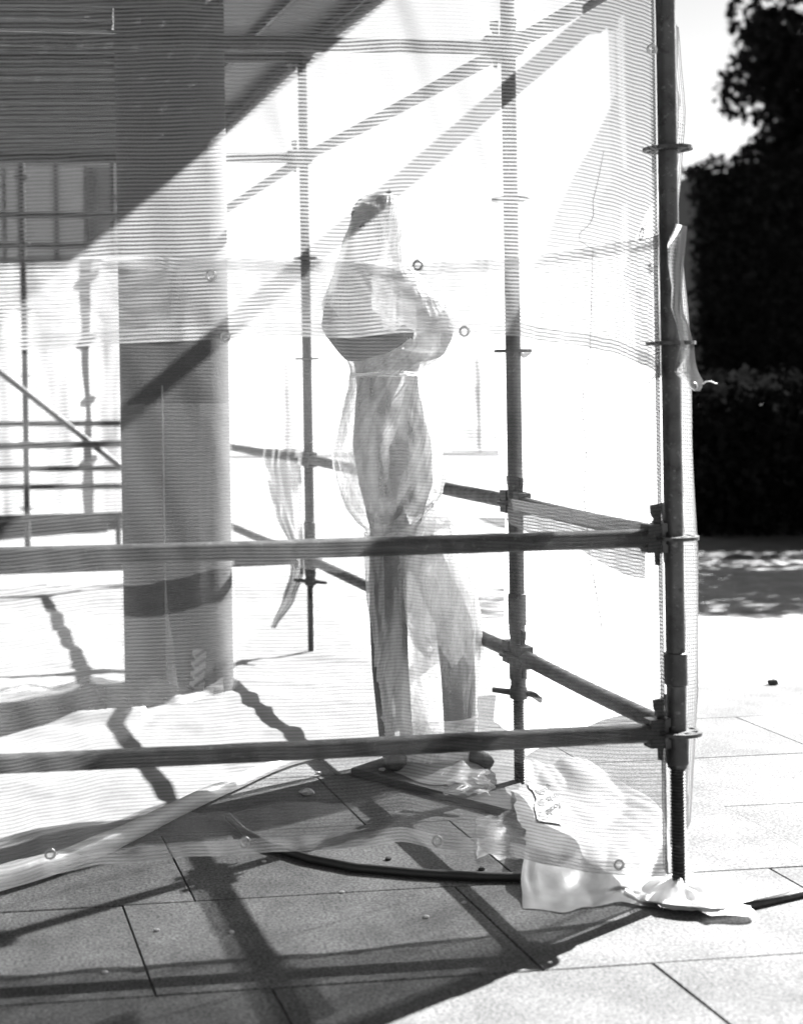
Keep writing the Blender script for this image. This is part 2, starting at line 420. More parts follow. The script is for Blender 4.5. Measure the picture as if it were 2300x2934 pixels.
def ledger(p, q, zp, zq, name='ledger', r=RT, wedge=True, parent=scaf):
    a, b = Vector((p.x, p.y, zp)), Vector((q.x, q.y, zq)); d = (b - a).normalized()
    side = d.cross(Vector((0, 0, 1))).normalized(); up = Vector((0, 0, 1))
    t = MB(); n = 14
    t.tube([a + d * (0.075 + ((b - a).length - 0.15) * i / n) + Vector((0, 0, -0.004 * math.sin(PI * i / n))) for i in range(n + 1)], r, 20)
    o = t.build(name, MT['steel'], parent, sharp=60)
    if wedge:
        for e, s in ((a, 1), (b, -1)):
            h = MB(); c = e + d * s * 0.056
            h.box(c, d * 0.024, side * 0.021, up * 0.036)
            h.box(e + d * s * 0.040 + up * 0.027, d * 0.016, side * 0.016, up * 0.011)
            h.box(e + d * s * 0.040 - up * 0.027, d * 0.016, side * 0.016, up * 0.011)
            h.build('ledger_head', MT['darksteel'], o, smooth=False)
            wd = MB(); cw = e + d * s * 0.047
            n0 = len(wd.v)
            for yy in (-.004, .004):
                for uu, zz in ((-.012, .088), (.016, .084), (.014, .06), (.007, .05), (.004, -.07), (-.006, -.072), (-.012, .04)):
                    wd.v.append(cw + d * s * uu + up * zz + side * yy)
            wd.f += [tuple(range(7)), tuple(reversed(range(7, 14)))] + [(k, 7 + k, 7 + (k + 1) % 7, (k + 1) % 7) for k in range(7)]
            wd.build('wedge', MT['darksteel'], o, smooth=False)
    return o
# front face, to the left of the near post
ledger(L4, P4, 0.937, 0.932); ledger(L4, P4, 0.432, 0.432)
# right-hand face running back
for z in (0.0, 0.5, 2.0, 2.5):
    ledger(P4, P3, 0.432 + z, 0.442 + z); ledger(P3, P2, 0.442 + z, 0.474 + z); ledger(P2, P1, 0.474 + z, 0.46 + z)
# cross ledgers
ledger(L3, P3, 2.46, 2.442)
ledger(L2, P2, 0.474, 0.474); ledger(L2, P2, 2.47, 2.474); ledger(L2, P2, 2.95, 2.974)
ledger(L1, P1, 0.46, 0.46); ledger(L1, P1, 0.96, 0.96); ledger(L1, P1, 2.96, 2.96); ledger(L4, P4, 2.93, 2.932); ledger(L3, P3, 2.95, 2.942)
ledger(L4, L3, 2.45, 2.45); ledger(L3, L2, 2.95, 2.95); ledger(L2, L1, 2.95, 2.95)
# hooked steel planks along the right-hand face
def plank(pa, pb, za, zb, w=0.31):
    d = Vector((pb.x - pa.x, pb.y - pa.y, zb - za)); Lh = d.length; d.normalize()
    sd = Vector((d.y, -d.x, 0)).normalized(); up = Vector((0, 0, 1))
    o0 = Vector((pa.x, pa.y, za + 0.076))
    b = MB(); rows, uv = [], []
    prof = [(-w / 2, -.045), (-w / 2, 0.0), (-w / 2 + .03, 0.0), (-w / 2 + .034, -.006), (w / 2 - .034, -.006), (w / 2 - .03, 0.0), (w / 2, 0.0), (w / 2, -.045), (w / 2 - .02, -.047)]
    for t in (0.02, Lh - 0.02):
        rows.append([o0 + d * t + sd * x + up * z for x, z in prof]); uv.append([(x, t) for x, z in prof])
    b.grid(rows, uv)
    o = b.build('steel_plank', MT['perf'], scaf, smooth=False)
    h = MB()
    for t in (0.04, Lh - 0.04):
        h.box(o0 + d * t - up * 0.03, d * 0.018, sd * (w / 2 - .004), up * 0.014)
    if Lh > 2: h.box(o0 + d * Lh / 2 - up * 0.03, d * 0.012, sd * (w / 2 - .004), up * 0.012)
    h.build('plank_hook', MT['darksteel'], o, smooth=False)
def shift(p, a): return Vector((p.x + a * CP, p.y + a * SP, 0))
for k in range(4): plank(shift(P4, -0.135 - 0.316 * k), shift(P3, -0.135 - 0.316 * k), 2.935, 2.945)
for k in range(2): plank(shift(P3, -0.135 - 0.316 * k), shift(P2, -0.135 - 0.316 * k), 2.945, 2.977)
for k in range(2): plank(shift(P2, -0.135 - 0.316 * k), shift(P1, -0.135 - 0.316 * k), 2.977, 2.965)
# boards laid crosswise further in
for k in range(24):
    Y0 = 5.6 + 0.214 * k; xr = 0.012 if 6.25 < Y0 < 7.05 else 0.42; xl = -2.3 - .1 * (Y0 - 6)
    b = MB(); c = Vector(((xr + xl) / 2, Y0 + SP * (xl + xr) / 2, 3.0 + rs.uniform(-.008, .008)))
    ex, ey = Vector((CP, SP, 0)) * ((xr - xl) / 2), Vector((-SP, CP, 0)) * 0.098
    b.box(c, ex, ey, Vector((0, 0, 0.019)))
    bo = b.build('deck_board', MT['board'], scaf, smooth=False)
    b = MB()
    for q in (-1, 1): b.box(c - Vector((0, 0, 0.034)) + ey * q * 0.84, ex * .995, ey * 0.15, Vector((0, 0, 0.014)))
    b.build('board_lip', MT['lip'], bo, smooth=False)

# ------------------------------------------------------------------ nets
def net_eyelet(parent, p, axis, R=0.011):
    e = MB(); e.torus(p, axis, R, 0.0034, 22, 8); return e.build('eyelet', MT['brass'], parent)
AX = Vector((-SP, CP, 0))
RW = 0.052
def front_path(s):                                             # s: metres along the front; the edge turns in behind the near post
    if s <= -0.06: return s, -RW, Vector((0, -1))
    t = min(1.0, (s + 0.06) / 0.08); k = t * t * (3 - 2 * t)
    return -0.06 + 0.04 * t, -RW + (RW + 0.04) * k, Vector((0, -1))
def front_net(name, top, bot, s0, s1, ns, nv, H0, label, seed, fold, m='net', hem_top=0.0, hem_bot=0.0, eyelets=()):
    """top / bot: (s, z) polylines on the front face"""
    def pt(s, t, off=0.0):
        zt, zb = lerp_poly(top, s), lerp_poly(bot, s)
        z = zb + (zt - zb) * t
        a, b, n = front_path(s)
        damp = min(1.0, max(0.0, (-s - 0.08) * 3.0))
        f = fold * damp * (nz(s * 1.3 + seed, z * 0.5, seed) * 1.4 + 0.5 * nz(s * 5 + z * 2.2 + seed, z * 1.3, 1.5) + 0.22 * nz(s * 14 + z * 5, z * 3, seed))
        edge = max(0.0, 1 - t * 7)
        f += edge * fold * 0.7 * nz(s * 6, seed, 0.3) * damp
        q = S(a, b + n.y * abs(f), z)
        q += Vector((n.x * CP - n.y * SP, n.x * SP + n.y * CP, 0)) * off
        return q
    rows, uv = [], []
    for i in range(nv + 1):
        t = i / nv; row, ur = [], []
        for j in range(ns + 1):
            s = s0 + (s1 - s0) * j / ns
            row.append(pt(s, t)); ur.append((s, t * H0))
        rows.append(row); uv.append(ur)
    b = MB(); b.grid(rows, uv)
    o = b.build(name, MT[m], None, label=label, category='net')
    for which, hgt in ((1, hem_top), (0, hem_bot)):
        if not hgt: continue
        h = MB(); rows, uv = [], []
        for i in range(4):
            row, ur = [], []
            for j in range(ns + 1):
                s = s0 + (s1 - s0) * j / ns
                d = hgt * i / 3 / max(0.3, (lerp_poly(top, s) - lerp_poly(bot, s)))
                t = 1 - d if which else d
                row.append(pt(s, t, 0.004)); ur.append((s, t * H0))
            rows.append(row); uv.append(ur)
        h.grid(rows, uv); h.build('hem', MT['hem'], o)
    for s, t in eyelets:
        a, bb, n = front_path(s)
        net_eyelet(o, pt(s, t, 0.007), S(n.x, n.y) - S(0, 0))
    return o
def fp(pts, ext=()):
    r = [front(*p) for p in pts]; r.sort(); return r + list(ext)
low_top = fp([(-300, 735), (0, 737), (330, 735), (650, 740), (900, 747), (1193, 752), (1480, 740), (1600, 722), (1700, 704), (1800, 690), (1895, 672)], [(0.05, 1.72), (0.2, 1.75)])
low_bot = fp([(-300, 2590), (30, 2535), (150, 2502), (300, 2465), (450, 2455), (600, 2447), (700, 2440), (900, 2432), (1050, 2422), (1150, 2408), (1250, 2428), (1350, 2440), (1450, 2450), (1600, 2482), (1700, 2500), (1800, 2508), (1890, 2512)], [(0.02, 0.075), (0.2, 0.16)])
up_bot = fp([(-300, 1002), (0, 1005), (150, 998), (330, 985), (500, 978), (640, 970), (800, 962), (1000, 968), (1150, 953), (1323, 955), (1480, 962), (1550, 978), (1650, 990), (1750, 1010), (1850, 1048), (1900, 1078)], [(0.06, 1.33), (0.13, 1.31), (0.2, 1.36)])
up_top = [(-3.0, 3.7), (0.3, 3.7)]
def fs(px, py, top, bot):
    s, z = front(px, py); return s, (z - lerp_poly(bot, s)) / (lerp_poly(top, s) - lerp_poly(bot, s))
lower = front_net('debris_net', low_top, low_bot, -2.5, 0.02, 320, 120, 1.6, 'lower white debris net across the front rails, its bottom hem hanging just above the paving', 2.0, 0.028,
                  hem_top=0.03, hem_bot=0.035, eyelets=[fs(143, 2443, low_top, low_bot), fs(697, 2407, low_top, low_bot), fs(1247, 2405, low_top, low_bot), fs(1768, 2475, low_top, low_bot), fs(1193, 760, low_top, low_bot), fs(600, 792, low_top, low_bot)])
upper = front_net('debris_net', up_top, up_bot, -2.5, 0.02, 320, 120, 2.25, 'upper white debris net across the front, overlapping the lower one at the statue chest', 7.3, 0.03, m='netw', 
                  hem_bot=0.035, eyelets=[fs(643, 965, up_top, up_bot), fs(1323, 950, up_top, up_bot), fs(1862, 143, up_top, up_bot)])

def side_net(name, b0, b1, zt, zb, nb, nv, label, seed, bulge, uvz=0.0):
    rows, uv = [], []
    for i in range(nv + 1):
        t = i / nv; row, ur = [], []
        for j in range(nb + 1):
            b = b0 + (b1 - b0) * j / nb
            z = zb(b) + (zt(b) - zb(b)) * t
            # the net is pressed against each post and billows outwards between them
            if b < 1.09: k = math.sin(PI * max(0, b) / 1.09)
            elif b < 3.64: k = math.sin(PI * (b - 1.09) / 2.55)
            else: k = math.sin(PI * (b - 3.64) / 3.09)
            f = -0.02 + 0.07 * min(1, max(0, (b - 0.035) / 0.06)) + bulge(z) * max(0, k) + 0.02 * nz(b * 5, z * 0.7, seed) + 0.008 * nz(b * 17 + z, z * 2, seed)
            x0 = 0.0
            if b > 1.09: x0 = -0.01 * (b - 1.09)
            row.append(S(f + x0, b, z)); ur.append((b, z + uvz + 0.05 * nz(b * 2, z, seed)))
        rows.append(row); uv.append(ur)
    m = MB(); m.grid(rows, uv)
    return m.build(name, MT['nets'], None, label=label, category='net')
def bul(z): return lerp_poly([(0.0, 0.10), (0.5, 0.21), (0.85, 0.22), (1.2, 0.16), (1.5, 0.15), (1.7, 0.11), (1.9, 0.17), (2.05, 0.21), (2.2, 0.17), (2.6, 0.06)], z)
sn1 = side_net('debris_net', 0.034, 1.55, lambda b: 1.72 + 0.05 * b, lambda b: 0.10 + 0.24 * math.sin(PI * min(1, max(0, b / 1.1))) if b < 1.1 else 0.12, 140, 110, 'lower white debris net billowing outwards behind the near corner post, on the right-hand face', 4.1, bul)
sn2 = side_net('debris_net', 0.034, 0.56, lambda b: lerp_poly([(0.03, 2.4), (0.06, 2.3), (0.16, 2.2), (0.3, 2.08), (0.38, 1.93), (0.46, 1.83), (0.50, 1.72), (0.56, 1.66)], b), lambda b: 1.35 - 0.02 * b, 70, 110, 'ragged corner of upper net hanging on the right-hand face beside the near post', 9.4, lambda z: bul(z) * 0.9)
for n_, b_, z_ in ((sn2, 0.47, 1.78), (sn2, 0.40, 1.66), (sn1, 0.50, 1.60)):
    net_eyelet(n_, S(0.05 + bul(z_) * math.sin(PI * b_ / 1.09) - .004, b_, z_), S(1, 0) - S(0, 0), 0.012)
# edge cord hanging down the overlap of the side nets
cp = [(1730, 430), (1712, 520), (1698, 575), (1700, 615), (1690, 640), (1660, 668), (1660, 690), (1698, 712), (1697, 750), (1690, 1000), (1672, 1100), (1668, 1180), (1680, 1290), (1672, 1420), (1690, 1600), (1715, 1740), (1725, 1810)]
pts = [P(x, y, 4.42) for x, y in cp]
c = MB(); c.tube(pts, 0.0012, 6); c.build('edge_cord', MT['cord'], sn1)
# net folded over the side rail between near post and second post
b = MB(); rows, uv = [], []
for i in range(14):
    t = i / 13; row, ur = [], []
    for j in range(60):
        bb = 0.07 + 0.95 * j / 59; k = j / 59
        z = 0.962 - t * (0.145 - 0.075 * k) - 0.01 * math.sin(k * 9) * t
        row.append(S(-0.036 + 0.01 * nz(bb * 9, t * 2, 3) * t - 0.01 * t, bb, z)); ur.append((bb, z))
    rows.append(row); uv.append(ur)
b.grid(rows, uv); b.build('folded_net', MT['dense'], None, label='band of net folded over the upper side rail beside the near post', category='net')
# torn remnant hanging at the third post
b = MB(); rows, uv = [], []
Lp = [(1285, 755), (1330, 752), (1400, 770), (1480, 790), (1560, 830), (1640, 832), (1720, 808), (1800, 775)]
Rp = [(1285, 868), (1330, 862), (1400, 866), (1480, 866), (1560, 868), (1640, 872), (1720, 845), (1800, 790)]
for i in range(60):
    y = 1285 + 515 * i / 59; row, ur = [], []
    xl, xr = lerp_poly(Lp, y), lerp_poly(Rp, y)
    for j in range(26):
        t = j / 25
        p = P(xl + (xr - xl) * t, y, 7.33 + 0.05 * nz(t * 6, y * 0.01, 2) + 0.03 * math.sin(t * 9 + y * .01))
        row.append(p); ur.append((t * 0.25, y * 0.0018))
    rows.append(row); uv.append(ur)
b.grid(rows, uv); b.build('torn_net', MT['dense'], None, label='torn strip of net hanging in a point from the rail at the far post', category='net')

# corner flap of the upper net beyond the near post, with its string
b = MB(); rows, uv = [], []
fl = [(640, 1936, 1968), (700, 1912, 1963), (760, 1914, 1957), (820, 1924, 1954), (880, 1922, 1956), (930, 1938, 1974), (985, 1950, 1988), (1030, 1938, 1992), (1065, 1932, 2000), (1092, 1955, 2015), (1108, 1972, 2012), (1120, 1990, 2005)]
for i, (y, xl, xr) in enumerate(fl):
    row, ur = [], []
    for j in range(14):
        t = j / 13
        row.append(P(xl + (xr - xl) * t, y + 8 * t * (1 if i < 8 else 0), 3.775 + 0.02 * math.sin(t * 7 + i * .9) + 0.09 * t * t)); ur.append((t * .1, y * -0.0009))
    rows.append(row); uv.append(ur)
b.grid(rows, uv)
flap = b.build('net_corner', MT['nets'], upper)
net_eyelet(upper, P(1988, 1106, 3.785), Vector((0.2, -1, 0)), 0.007)
c = MB(); c.tube([P(x, y, 3.83) for x, y in ((2012, 1100), (2022, 1093), (2036, 1092), (2046, 1097), (2054, 1099))], 0.0018, 6); c.build('string', MT['whiteplastic'], upper)
c = MB(); c.tube([P(x, y, 3.75) for x, y in ((1878, 1072), (1860, 1095), (1840, 1108), (1815, 1108))], 0.0011, 6); c.build('loose_thread', MT['cord'], upper)

# ------------------------------------------------------------------ column
CB = Vector((0.262, 6.62, 0)); CR = 0.243
col = thing('column', CB, 'smooth round stone column rising through the scaffold, left of the wrapped statue', 'column')
b = MB(); b.lathe(CB, [(CR * 0.985, 0.0)] + [(CR * (0.985 + 0.02 * i / 30), 4.6 * i / 30) for i in range(1, 31)], 72)
b.build('shaft', MT['column'], col, sharp=50)
b = MB(); b.lathe(CB, [(CR * 1.02, 4.6), (CR * 1.2, 4.72), (CR * 1.25, 4.9)], 48); b.build('capital', MT['column'], col, sharp=30)
def cyl(ang, z, r): return Vector((CB.x + r * math.sin(ang), CB.y - r * math.cos(ang), z))
# polythene taped round the foot of the column
wr = MB(); rows = []
for i in range(40):
    z = 0.02 + 1.25 * i / 39; row = []
    for j in range(121):
        a = -PI + 2 * PI * j / 120
        rr = CR * 1.0 + 0.006 + 0.006 * abs(nz(a * 4, z * 5, 1)) + 0.05 * max(0, 0.12 - z) * (1 + nz(a * 3, 2, 2))
        row.append(cyl(a, z, rr))
    rows.append(row)
wr.grid(rows); 
colwrap = wr.build('polythene_wrap', film('polythene_column', 0.01, 0.1, 6, (1, 1, 0.2), gloss=0.04, seed=5), None, label='thin clear polythene wrapped round the foot of the column', category='plastic sheet')
sm = MB(); rows = []
for i in range(40):
    z = 0.05 + 1.3 * i / 39; wd = 0.008 + 0.075 * max(0, 1 - z / 0.33) + 0.02 * max(0, 1 - abs(z - .3) / .2)
    a0 = -0.26
    row = [cyl(a0, z, CR + 0.010), cyl(a0 + wd * 1.6, z, CR + 0.014 + 0.12 * max(0, .22 - z)), cyl(a0 + wd * 3.2, z, CR + 0.011 + 0.2 * max(0, .2 - z))]
    rows.append(row)
sm.grid(rows); sm.build('seam_flap', MT['wrap2'], colwrap)

# printed paper tape
def text_mesh(body):
    cu = bpy.data.curves.new('print', 'FONT'); cu.body = body; cu.size = 1.0; cu.align_x = 'LEFT'; cu.resolution_u = 3; cu.offset = 0.02
    ob = bpy.data.objects.new('print', cu); C.objects.link(ob)
    dg = bpy.context.evaluated_depsgraph_get(); me = bpy.data.meshes.new_from_object(ob.evaluated_get(dg))
    bpy.data.objects.remove(ob)
    vs = [(v.co.x, v.co.y) for v in me.vertices]; fsx = [tuple(p.vertices) for p in me.polygons]
    bpy.data.meshes.remove(me); return vs, fsx
TV, TF = text_mesh('apcoa')
def logo():                                                     # swirl in front of the word
    vs, fc = [], []
    for (r0, r1, a0, a1) in ((0.40, 0.55, 0.7, 5.6), (0.0, 0.27, 0, 2 * PI), (0.29, 0.36, 1.2, 5.0)):
        n = 20; n0 = len(vs)
        for k in range(n + 1):
            a = a0 + (a1 - a0) * k / n
            vs += [(-0.62 + r0 * math.cos(a), 0.22 + r0 * math.sin(a)), (-0.62 + r1 * math.cos(a), 0.22 + r1 * math.sin(a))]
        for k in range(n): fc.append((n0 + 2 * k, n0 + 2 * k + 1, n0 + 2 * k + 3, n0 + 2 * k + 2))
    return vs, fc
LV, LF = logo()
def tape(name, wid, hgt, fn, parent, prints, size, shear=0.0):
    """fn(u, v, lift) -> point; prints: (u, v, angle) of each repeat of word and swirl"""
    t = MB(); rows = [[fn(wid * (i / 6 - .5) + shear * (j / 12 - .5) * hgt + 0.006 * nz(j * .8, i * .1, 3), hgt * j / 12, 0.0) for i in range(7)] for j in range(13)]
    t.grid(rows); o = t.build(name, MT['tape'], parent)
    for (u, v, ang) in prints:
        for V_, F_, nm in ((TV, TF, 'lettering'), (LV, LF, 'emblem')):
            g = MB(); ca, sa = math.cos(ang), math.sin(ang)
            for x, y in V_:
                X, Y = (x * ca - y * sa) * size + u, (x * sa + y * ca) * size + v
                g.v.append(fn(X, Y, 0.0015))
            g.f = list(F_); g.build(nm, MT['ink'], o, smooth=False)
    return o
z0, zt = P(550, 1980, 6.40).z, P(550, 1857, 6.40).z
def coltape(u, v, lift): return cyl(0.275 + (u) / CR, z0 + v, CR + 0.017 + lift)
tape('printed_tape', 0.06, zt - z0, coltape, colwrap, [(-0.006, 0.148, .55), (-0.01, 0.106, .55), (-0.012, 0.064, .55), (-0.014, 0.022, .55)], 0.023, shear=0.09)

# ------------------------------------------------------------------ polythene on the floor
def edgeY(X):
    return lerp_poly([(-1.6, 2.25), (-0.28, 4.05), (0.67, 5.35), (0.95, 5.62), (1.35, 6.0)], X)
def floor_z(X, Y):
    r = 0.006 + 0.018 * abs(nz(X * 1.6 + 3, Y * 2.4, 0.5)) + 0.02 * max(0, nz(X * 3.2 + Y * 1.1, Y * 5.0 - X, 4.0)) + 0.006 * abs(nz(X * 11, Y * 13, 2))
    r += 0.045 * math.exp(-((Y - 5.95 - 0.24 * (X + .3) + .05 * nz(X * 3, 1, 1)) / 0.05) ** 2) * (1 if X < 0.1 else 0.2)
    return r
b = MB(); rows = []
for i in range(261):
    t = (i / 260) ** 1.25; row = []
    for j in range(181):
        X = -2.2 + 3.45 * j / 180; y0 = edgeY(X); Y = y0 + (10.2 - y0) * t
        row.append(Vector((X, Y, floor_z(X, Y))))
    rows.append(row)
b.grid(rows)
b.build('floor_sheet', MT['floorfilm'], None, label='crumpled white polythene sheet spread over the floor around the column', category='plastic sheet')
b = MB(); pts, rr = [], []
for i in range(70):
    t = i / 69; X = -1.4 + 2.15 * t; Y = edgeY(X) - 0.01
    r = 0.050 - 0.034 * t + 0.004 * nz(t * 20, 1, 1)
    pts.append(Vector((X + .01 * nz(t * 9, 3, 3), Y, r + 0.004))); rr.append(max(0.008, r))
b.tube(pts, rr, 18); b.build('rolled_sheet', MT['sheet2'], None, label='long rolled-up edge of white polythene lying slantwise on the paving', category='plastic sheet')

b = MB(); rows = []
for i in range(60):
    u = i / 59; rows.append([])
    for j in range(30):
        v = j / 29; x = 640 - 760 * u
        p = G(x, 2012 + 100 * u - v * (35 + 75 * u) + 6 * nz(u * 9, 3, 3))
        p.z = 0.012 + (0.07 + 0.05 * nz(u * 5, 1, 8)) * math.sin(PI * v) + 0.018 * abs(nz(u * 14, v * 6, 2)) + floor_z(p.x, p.y) * .5
        rows[-1].append(p)
b.grid(rows); b.build('clear_film', MT['clear'], None, label='heap of clear film trailing left along the floor from the column foot', category='plastic sheet')
# ------------------------------------------------------------------ wrapped statue
YS = 5.24
stat = thing('statue', G(1200, 2195), 'standing draped statue wrapped and tied in translucent polythene', 'statue')
def section_loft(tab, depth, n, nseg, yc=YS, dy=None, fold=None):
    """tab: (photo y, left x, right x) outline of the figure"""
    rows = []
    ys = [t[0] for t in tab]
    Lx, Rx = [(t[0], t[1]) for t in tab], [(t[0], t[2]) for t in tab]
    for i in range(n + 1):
        y = ys[0] + (ys[-1] - ys[0]) * i / n
        a, c_ = P(lerp_poly(Lx, y), y, yc), P(lerp_poly(Rx, y), y, yc)
        cx, rx, z = (a.x + c_.x) / 2, (c_.x - a.x) / 2, (a.z + c_.z) / 2
        ry = rx * depth(y); row = []
        for k in range(nseg):
            th = 2 * PI * k / nseg
            f = 1 + (fold(th, y) if fold else 0)
            row.append(Vector((cx + rx * f * math.cos(th), yc + (dy(y) if dy else 0) + ry * f * math.sin(th), z)))
        rows.append(row)
    m = MB(); n0 = 0
    for r in rows: m.v += r
    for i in range(n):
        for k in range(nseg):
            a, b_ = i * nseg + k, i * nseg + (k + 1) % nseg
            m.f.append((a, b_, b_ + nseg, a + nseg))
    m.f.append(tuple(range(nseg))); m.f.append(tuple(n * nseg + k for k in reversed(range(nseg))))
    return m
core = [(800, 1085, 1150), (830, 990, 1190), (850, 952, 1208), (880, 945, 1222), (930, 955, 1222), (980, 985, 1216), (1030, 1012, 1206), (1070, 1020, 1196), (1110, 1022, 1198), (1180, 1018, 1212), (1280, 1014, 1232), (1380, 1030, 1232), (1460, 1048, 1212), (1520, 1060, 1196), (1550, 1064, 1192), (1580, 1085, 1180)]
def sfold(th, y):
    k = min(1, max(0, (y - 1080) / 300))
    return k * (0.05 * math.sin(th * 9 + y * 0.004) + 0.05 * math.sin(th * 5 - y * .003 + 1))
bm_ = section_loft(core, lambda y: lerp_poly([(800, .8), (900, .55), (1060, .72), (1300, .8), (1580, .9)], y), 110, 72, fold=sfold)
def blob(m, c, rx, ry, rz, tilt=0.0, n=16):
    n0 = len(m.v)
    for i in range(n + 1):
        ph = -PI / 2 + PI * i / n
        for k in range(24):
            a = 2 * PI * k / 24
            v = Vector((rx * math.cos(ph) * math.cos(a), ry * math.cos(ph) * math.sin(a), rz * math.sin(ph)))
            v.rotate(Matrix.Rotation(tilt, 3, 'Y')); m.v.append(Vector(c) + v)
    for i in range(n):
        for k in range(24):
            a, b_ = n0 + i * 24 + k, n0 + i * 24 + (k + 1) % 24
            m.f.append((a, b_, b_ + 24, a + 24))
hc = P(1086, 650, YS)
blob(bm_, hc, 0.082, 0.095, 0.122, 0.12)                        # head, bowed to the right
blob(bm_, hc + Vector((-0.012, 0.02, 0.045)), 0.082, 0.09, 0.075, 0.1)   # hair
blob(bm_, P(1140, 672, YS - .02), 0.016, 0.016, 0.03, 0.5)      # nose
blob(bm_, P(1128, 715, YS - .02), 0.03, 0.03, 0.022)            # chin
blob(bm_, P(1040, 660, YS - .09), 0.018, 0.012, 0.03)           # ear
def limb(pts, rad):
    q = []
    r2 = []
    for i in range(len(pts) - 1):
        for k in range(6):
            t = k / 6; q.append(pts[i].lerp(pts[i + 1], t)); r2.append(rad[i] + (rad[i + 1] - rad[i]) * t)
    q.append(pts[-1]); r2.append(rad[-1]); bm_.tube(q, r2, 14)
limb([P(1092, 720, YS), P(1085, 830, YS)], [0.07, 0.095])      # neck
limb([P(1078, 640, YS + .02), P(1062, 720, YS + .03), P(1052, 790, YS + .03), P(1040, 870, YS + .02)], [0.082, 0.088, 0.10, 0.11])      # head cloth falling to the shoulders
limb([P(985, 860, YS), P(965, 930, YS - .04), P(1010, 1000, YS - .13), P(1090, 985, YS - .16), P(1150, 965, YS - .16)], [0.065, 0.055, 0.046, 0.038, 0.03])
limb([P(1190, 850, YS), P(1236, 895, YS), P(1262, 950, YS - .04), P(1245, 996, YS - .09), P(1212, 1012, YS - .12)], [0.062, 0.055, 0.047, 0.04, 0.03])
for i, (x, y, x2, y2) in enumerate(((1150, 958, 1190, 945), (1152, 966, 1196, 957), (1152, 974, 1194, 969), (1148, 981, 1186, 980), (1140, 950, 1165, 930))):   # fingers of the hand on the chest
    limb([P(x, y, YS - .165), P((x + x2) / 2, (y + y2) / 2 - 3, YS - .172), P(x2, y2, YS - .16)], [0.010, 0.0095, 0.007])
for i, (x, y, x2, y2) in enumerate(((1215, 1008, 1172, 1000), (1214, 1016, 1165, 1012), (1214, 1024, 1168, 1024), (1216, 1031, 1176, 1035), (1228, 1002, 1206, 984))):
    limb([P(x, y, YS - .105), P((x + x2) / 2, (y + y2) / 2 - 2, YS - .125), P(x2, y2, YS - .13)], [0.010, 0.0095, 0.007])
limb([P(1112, 1470, YS), P(1112, 1600, YS), P(1112, 1750, YS), P(1118, 1920, YS - .01), P(1134, 2110, YS), P(1140, 2165, YS - .02)], [0.062, 0.066, 0.066, 0.064, 0.060, 0.055])   # legs, set apart
limb([P(1155, 1470, YS), P(1222, 1610, YS), P(1298, 1780, YS), P(1312, 1930, YS), P(1318, 2110, YS), P(1330, 2160, YS - .02)], [0.06, 0.064, 0.064, 0.06, 0.055, 0.05])
limb([P(1135, 2165, YS - .02), P(1132, 2178, YS - .12), P(1130, 2186, YS - .20)], [0.046, 0.04, 0.028])   # feet under the hem
limb([P(1334, 2162, YS - .02), P(1365, 2176, YS - .10), P(1402, 2186, YS - .15)], [0.046, 0.04, 0.026])
# join everything into one continuous figure
me = bm_.mesh('body', MT['statue']); ob = bpy.data.objects.new('body_tmp', me); C.objects.link(ob)
rm = ob.modifiers.new('r', 'REMESH'); rm.mode = 'VOXEL'; rm.voxel_size = 0.009
smo = ob.modifiers.new('s', 'SMOOTH'); smo.factor = 0.5; smo.iterations = 3
dg = bpy.context.evaluated_depsgraph_get(); me2 = bpy.data.meshes.new_from_object(ob.evaluated_get(dg))
bpy.data.objects.remove(ob)
me2.transform(Matrix.Translation(-stat.location)); me2.materials.clear(); me2.materials.append(MT['statue']); me2.shade_smooth()
body = bpy.data.objects.new('body', me2); C.objects.link(body); body.parent = stat

def pf(amp, f1, f2, seed, ties=(), tw=0.004):
    """soft bulges plus fine pleats that gather towards the ties and run slantwise"""
    def g(th, y):
        d = min([abs(y - q) for q in ties] or [200.0])
        k = math.exp(-d / 130.0)
        sl = th + y * tw
        soft = amp * (0.7 * nz(math.cos(th) * f1, math.sin(th) * f1 + y * tw, seed + y * 0.002) + 0.5 * abs(nz(math.cos(sl) * f2, math.sin(sl) * f2, seed + y * .003)))
        ple = 0.035 * (0.35 + k) * (abs(nz(math.cos(sl) * 13, math.sin(sl) * 13, seed + y * 0.004)) * 2 - .4) + 0.012 * nz(math.cos(sl) * 30, math.sin(sl) * 30, seed + y * .006)
        return soft * (1 - .6 * k) + ple
    return g
veil = [(556, 1062, 1118), (566, 1036, 1140), (590, 1018, 1148), (640, 1004, 1152), (700, 982, 1156), (760, 964, 1176), (820, 944, 1222), (870, 928, 1262), (920, 934, 1300), (970, 955, 1326), (1000, 975, 1334), (1025, 994, 1310), (1050, 1004, 1255), (1080, 1010, 1205)]
m = section_loft(veil, lambda y: lerp_poly([(556, .9), (640, 1.3), (760, .9), (900, .75), (1075, .85)], y), 150, 220, fold=pf(0.05, 3, 9, 2.0, (560, 1060), tw=.003))
m.f = m.f[:-1]; m.build('polythene_veil', MT['wrap'], stat)
bag = [(1066, 1008, 1206), (1100, 1004, 1208), (1150, 988, 1216), (1220, 968, 1240), (1300, 955, 1260), (1360, 962, 1268), (1410, 976, 1262), (1450, 992, 1240), (1490, 1018, 1205), (1516, 1046, 1186), (1545, 1050, 1186)]
m = section_loft(bag, lambda y: lerp_poly([(1066, .8), (1300, 1.0), (1545, .95)], y), 150, 240, fold=pf(0.10, 4, 10, 5.0, (1066, 1530), tw=0.0045))
m.f = m.f[:-2]; m.build('polythene_bag', MT['bagfilm'], stat)
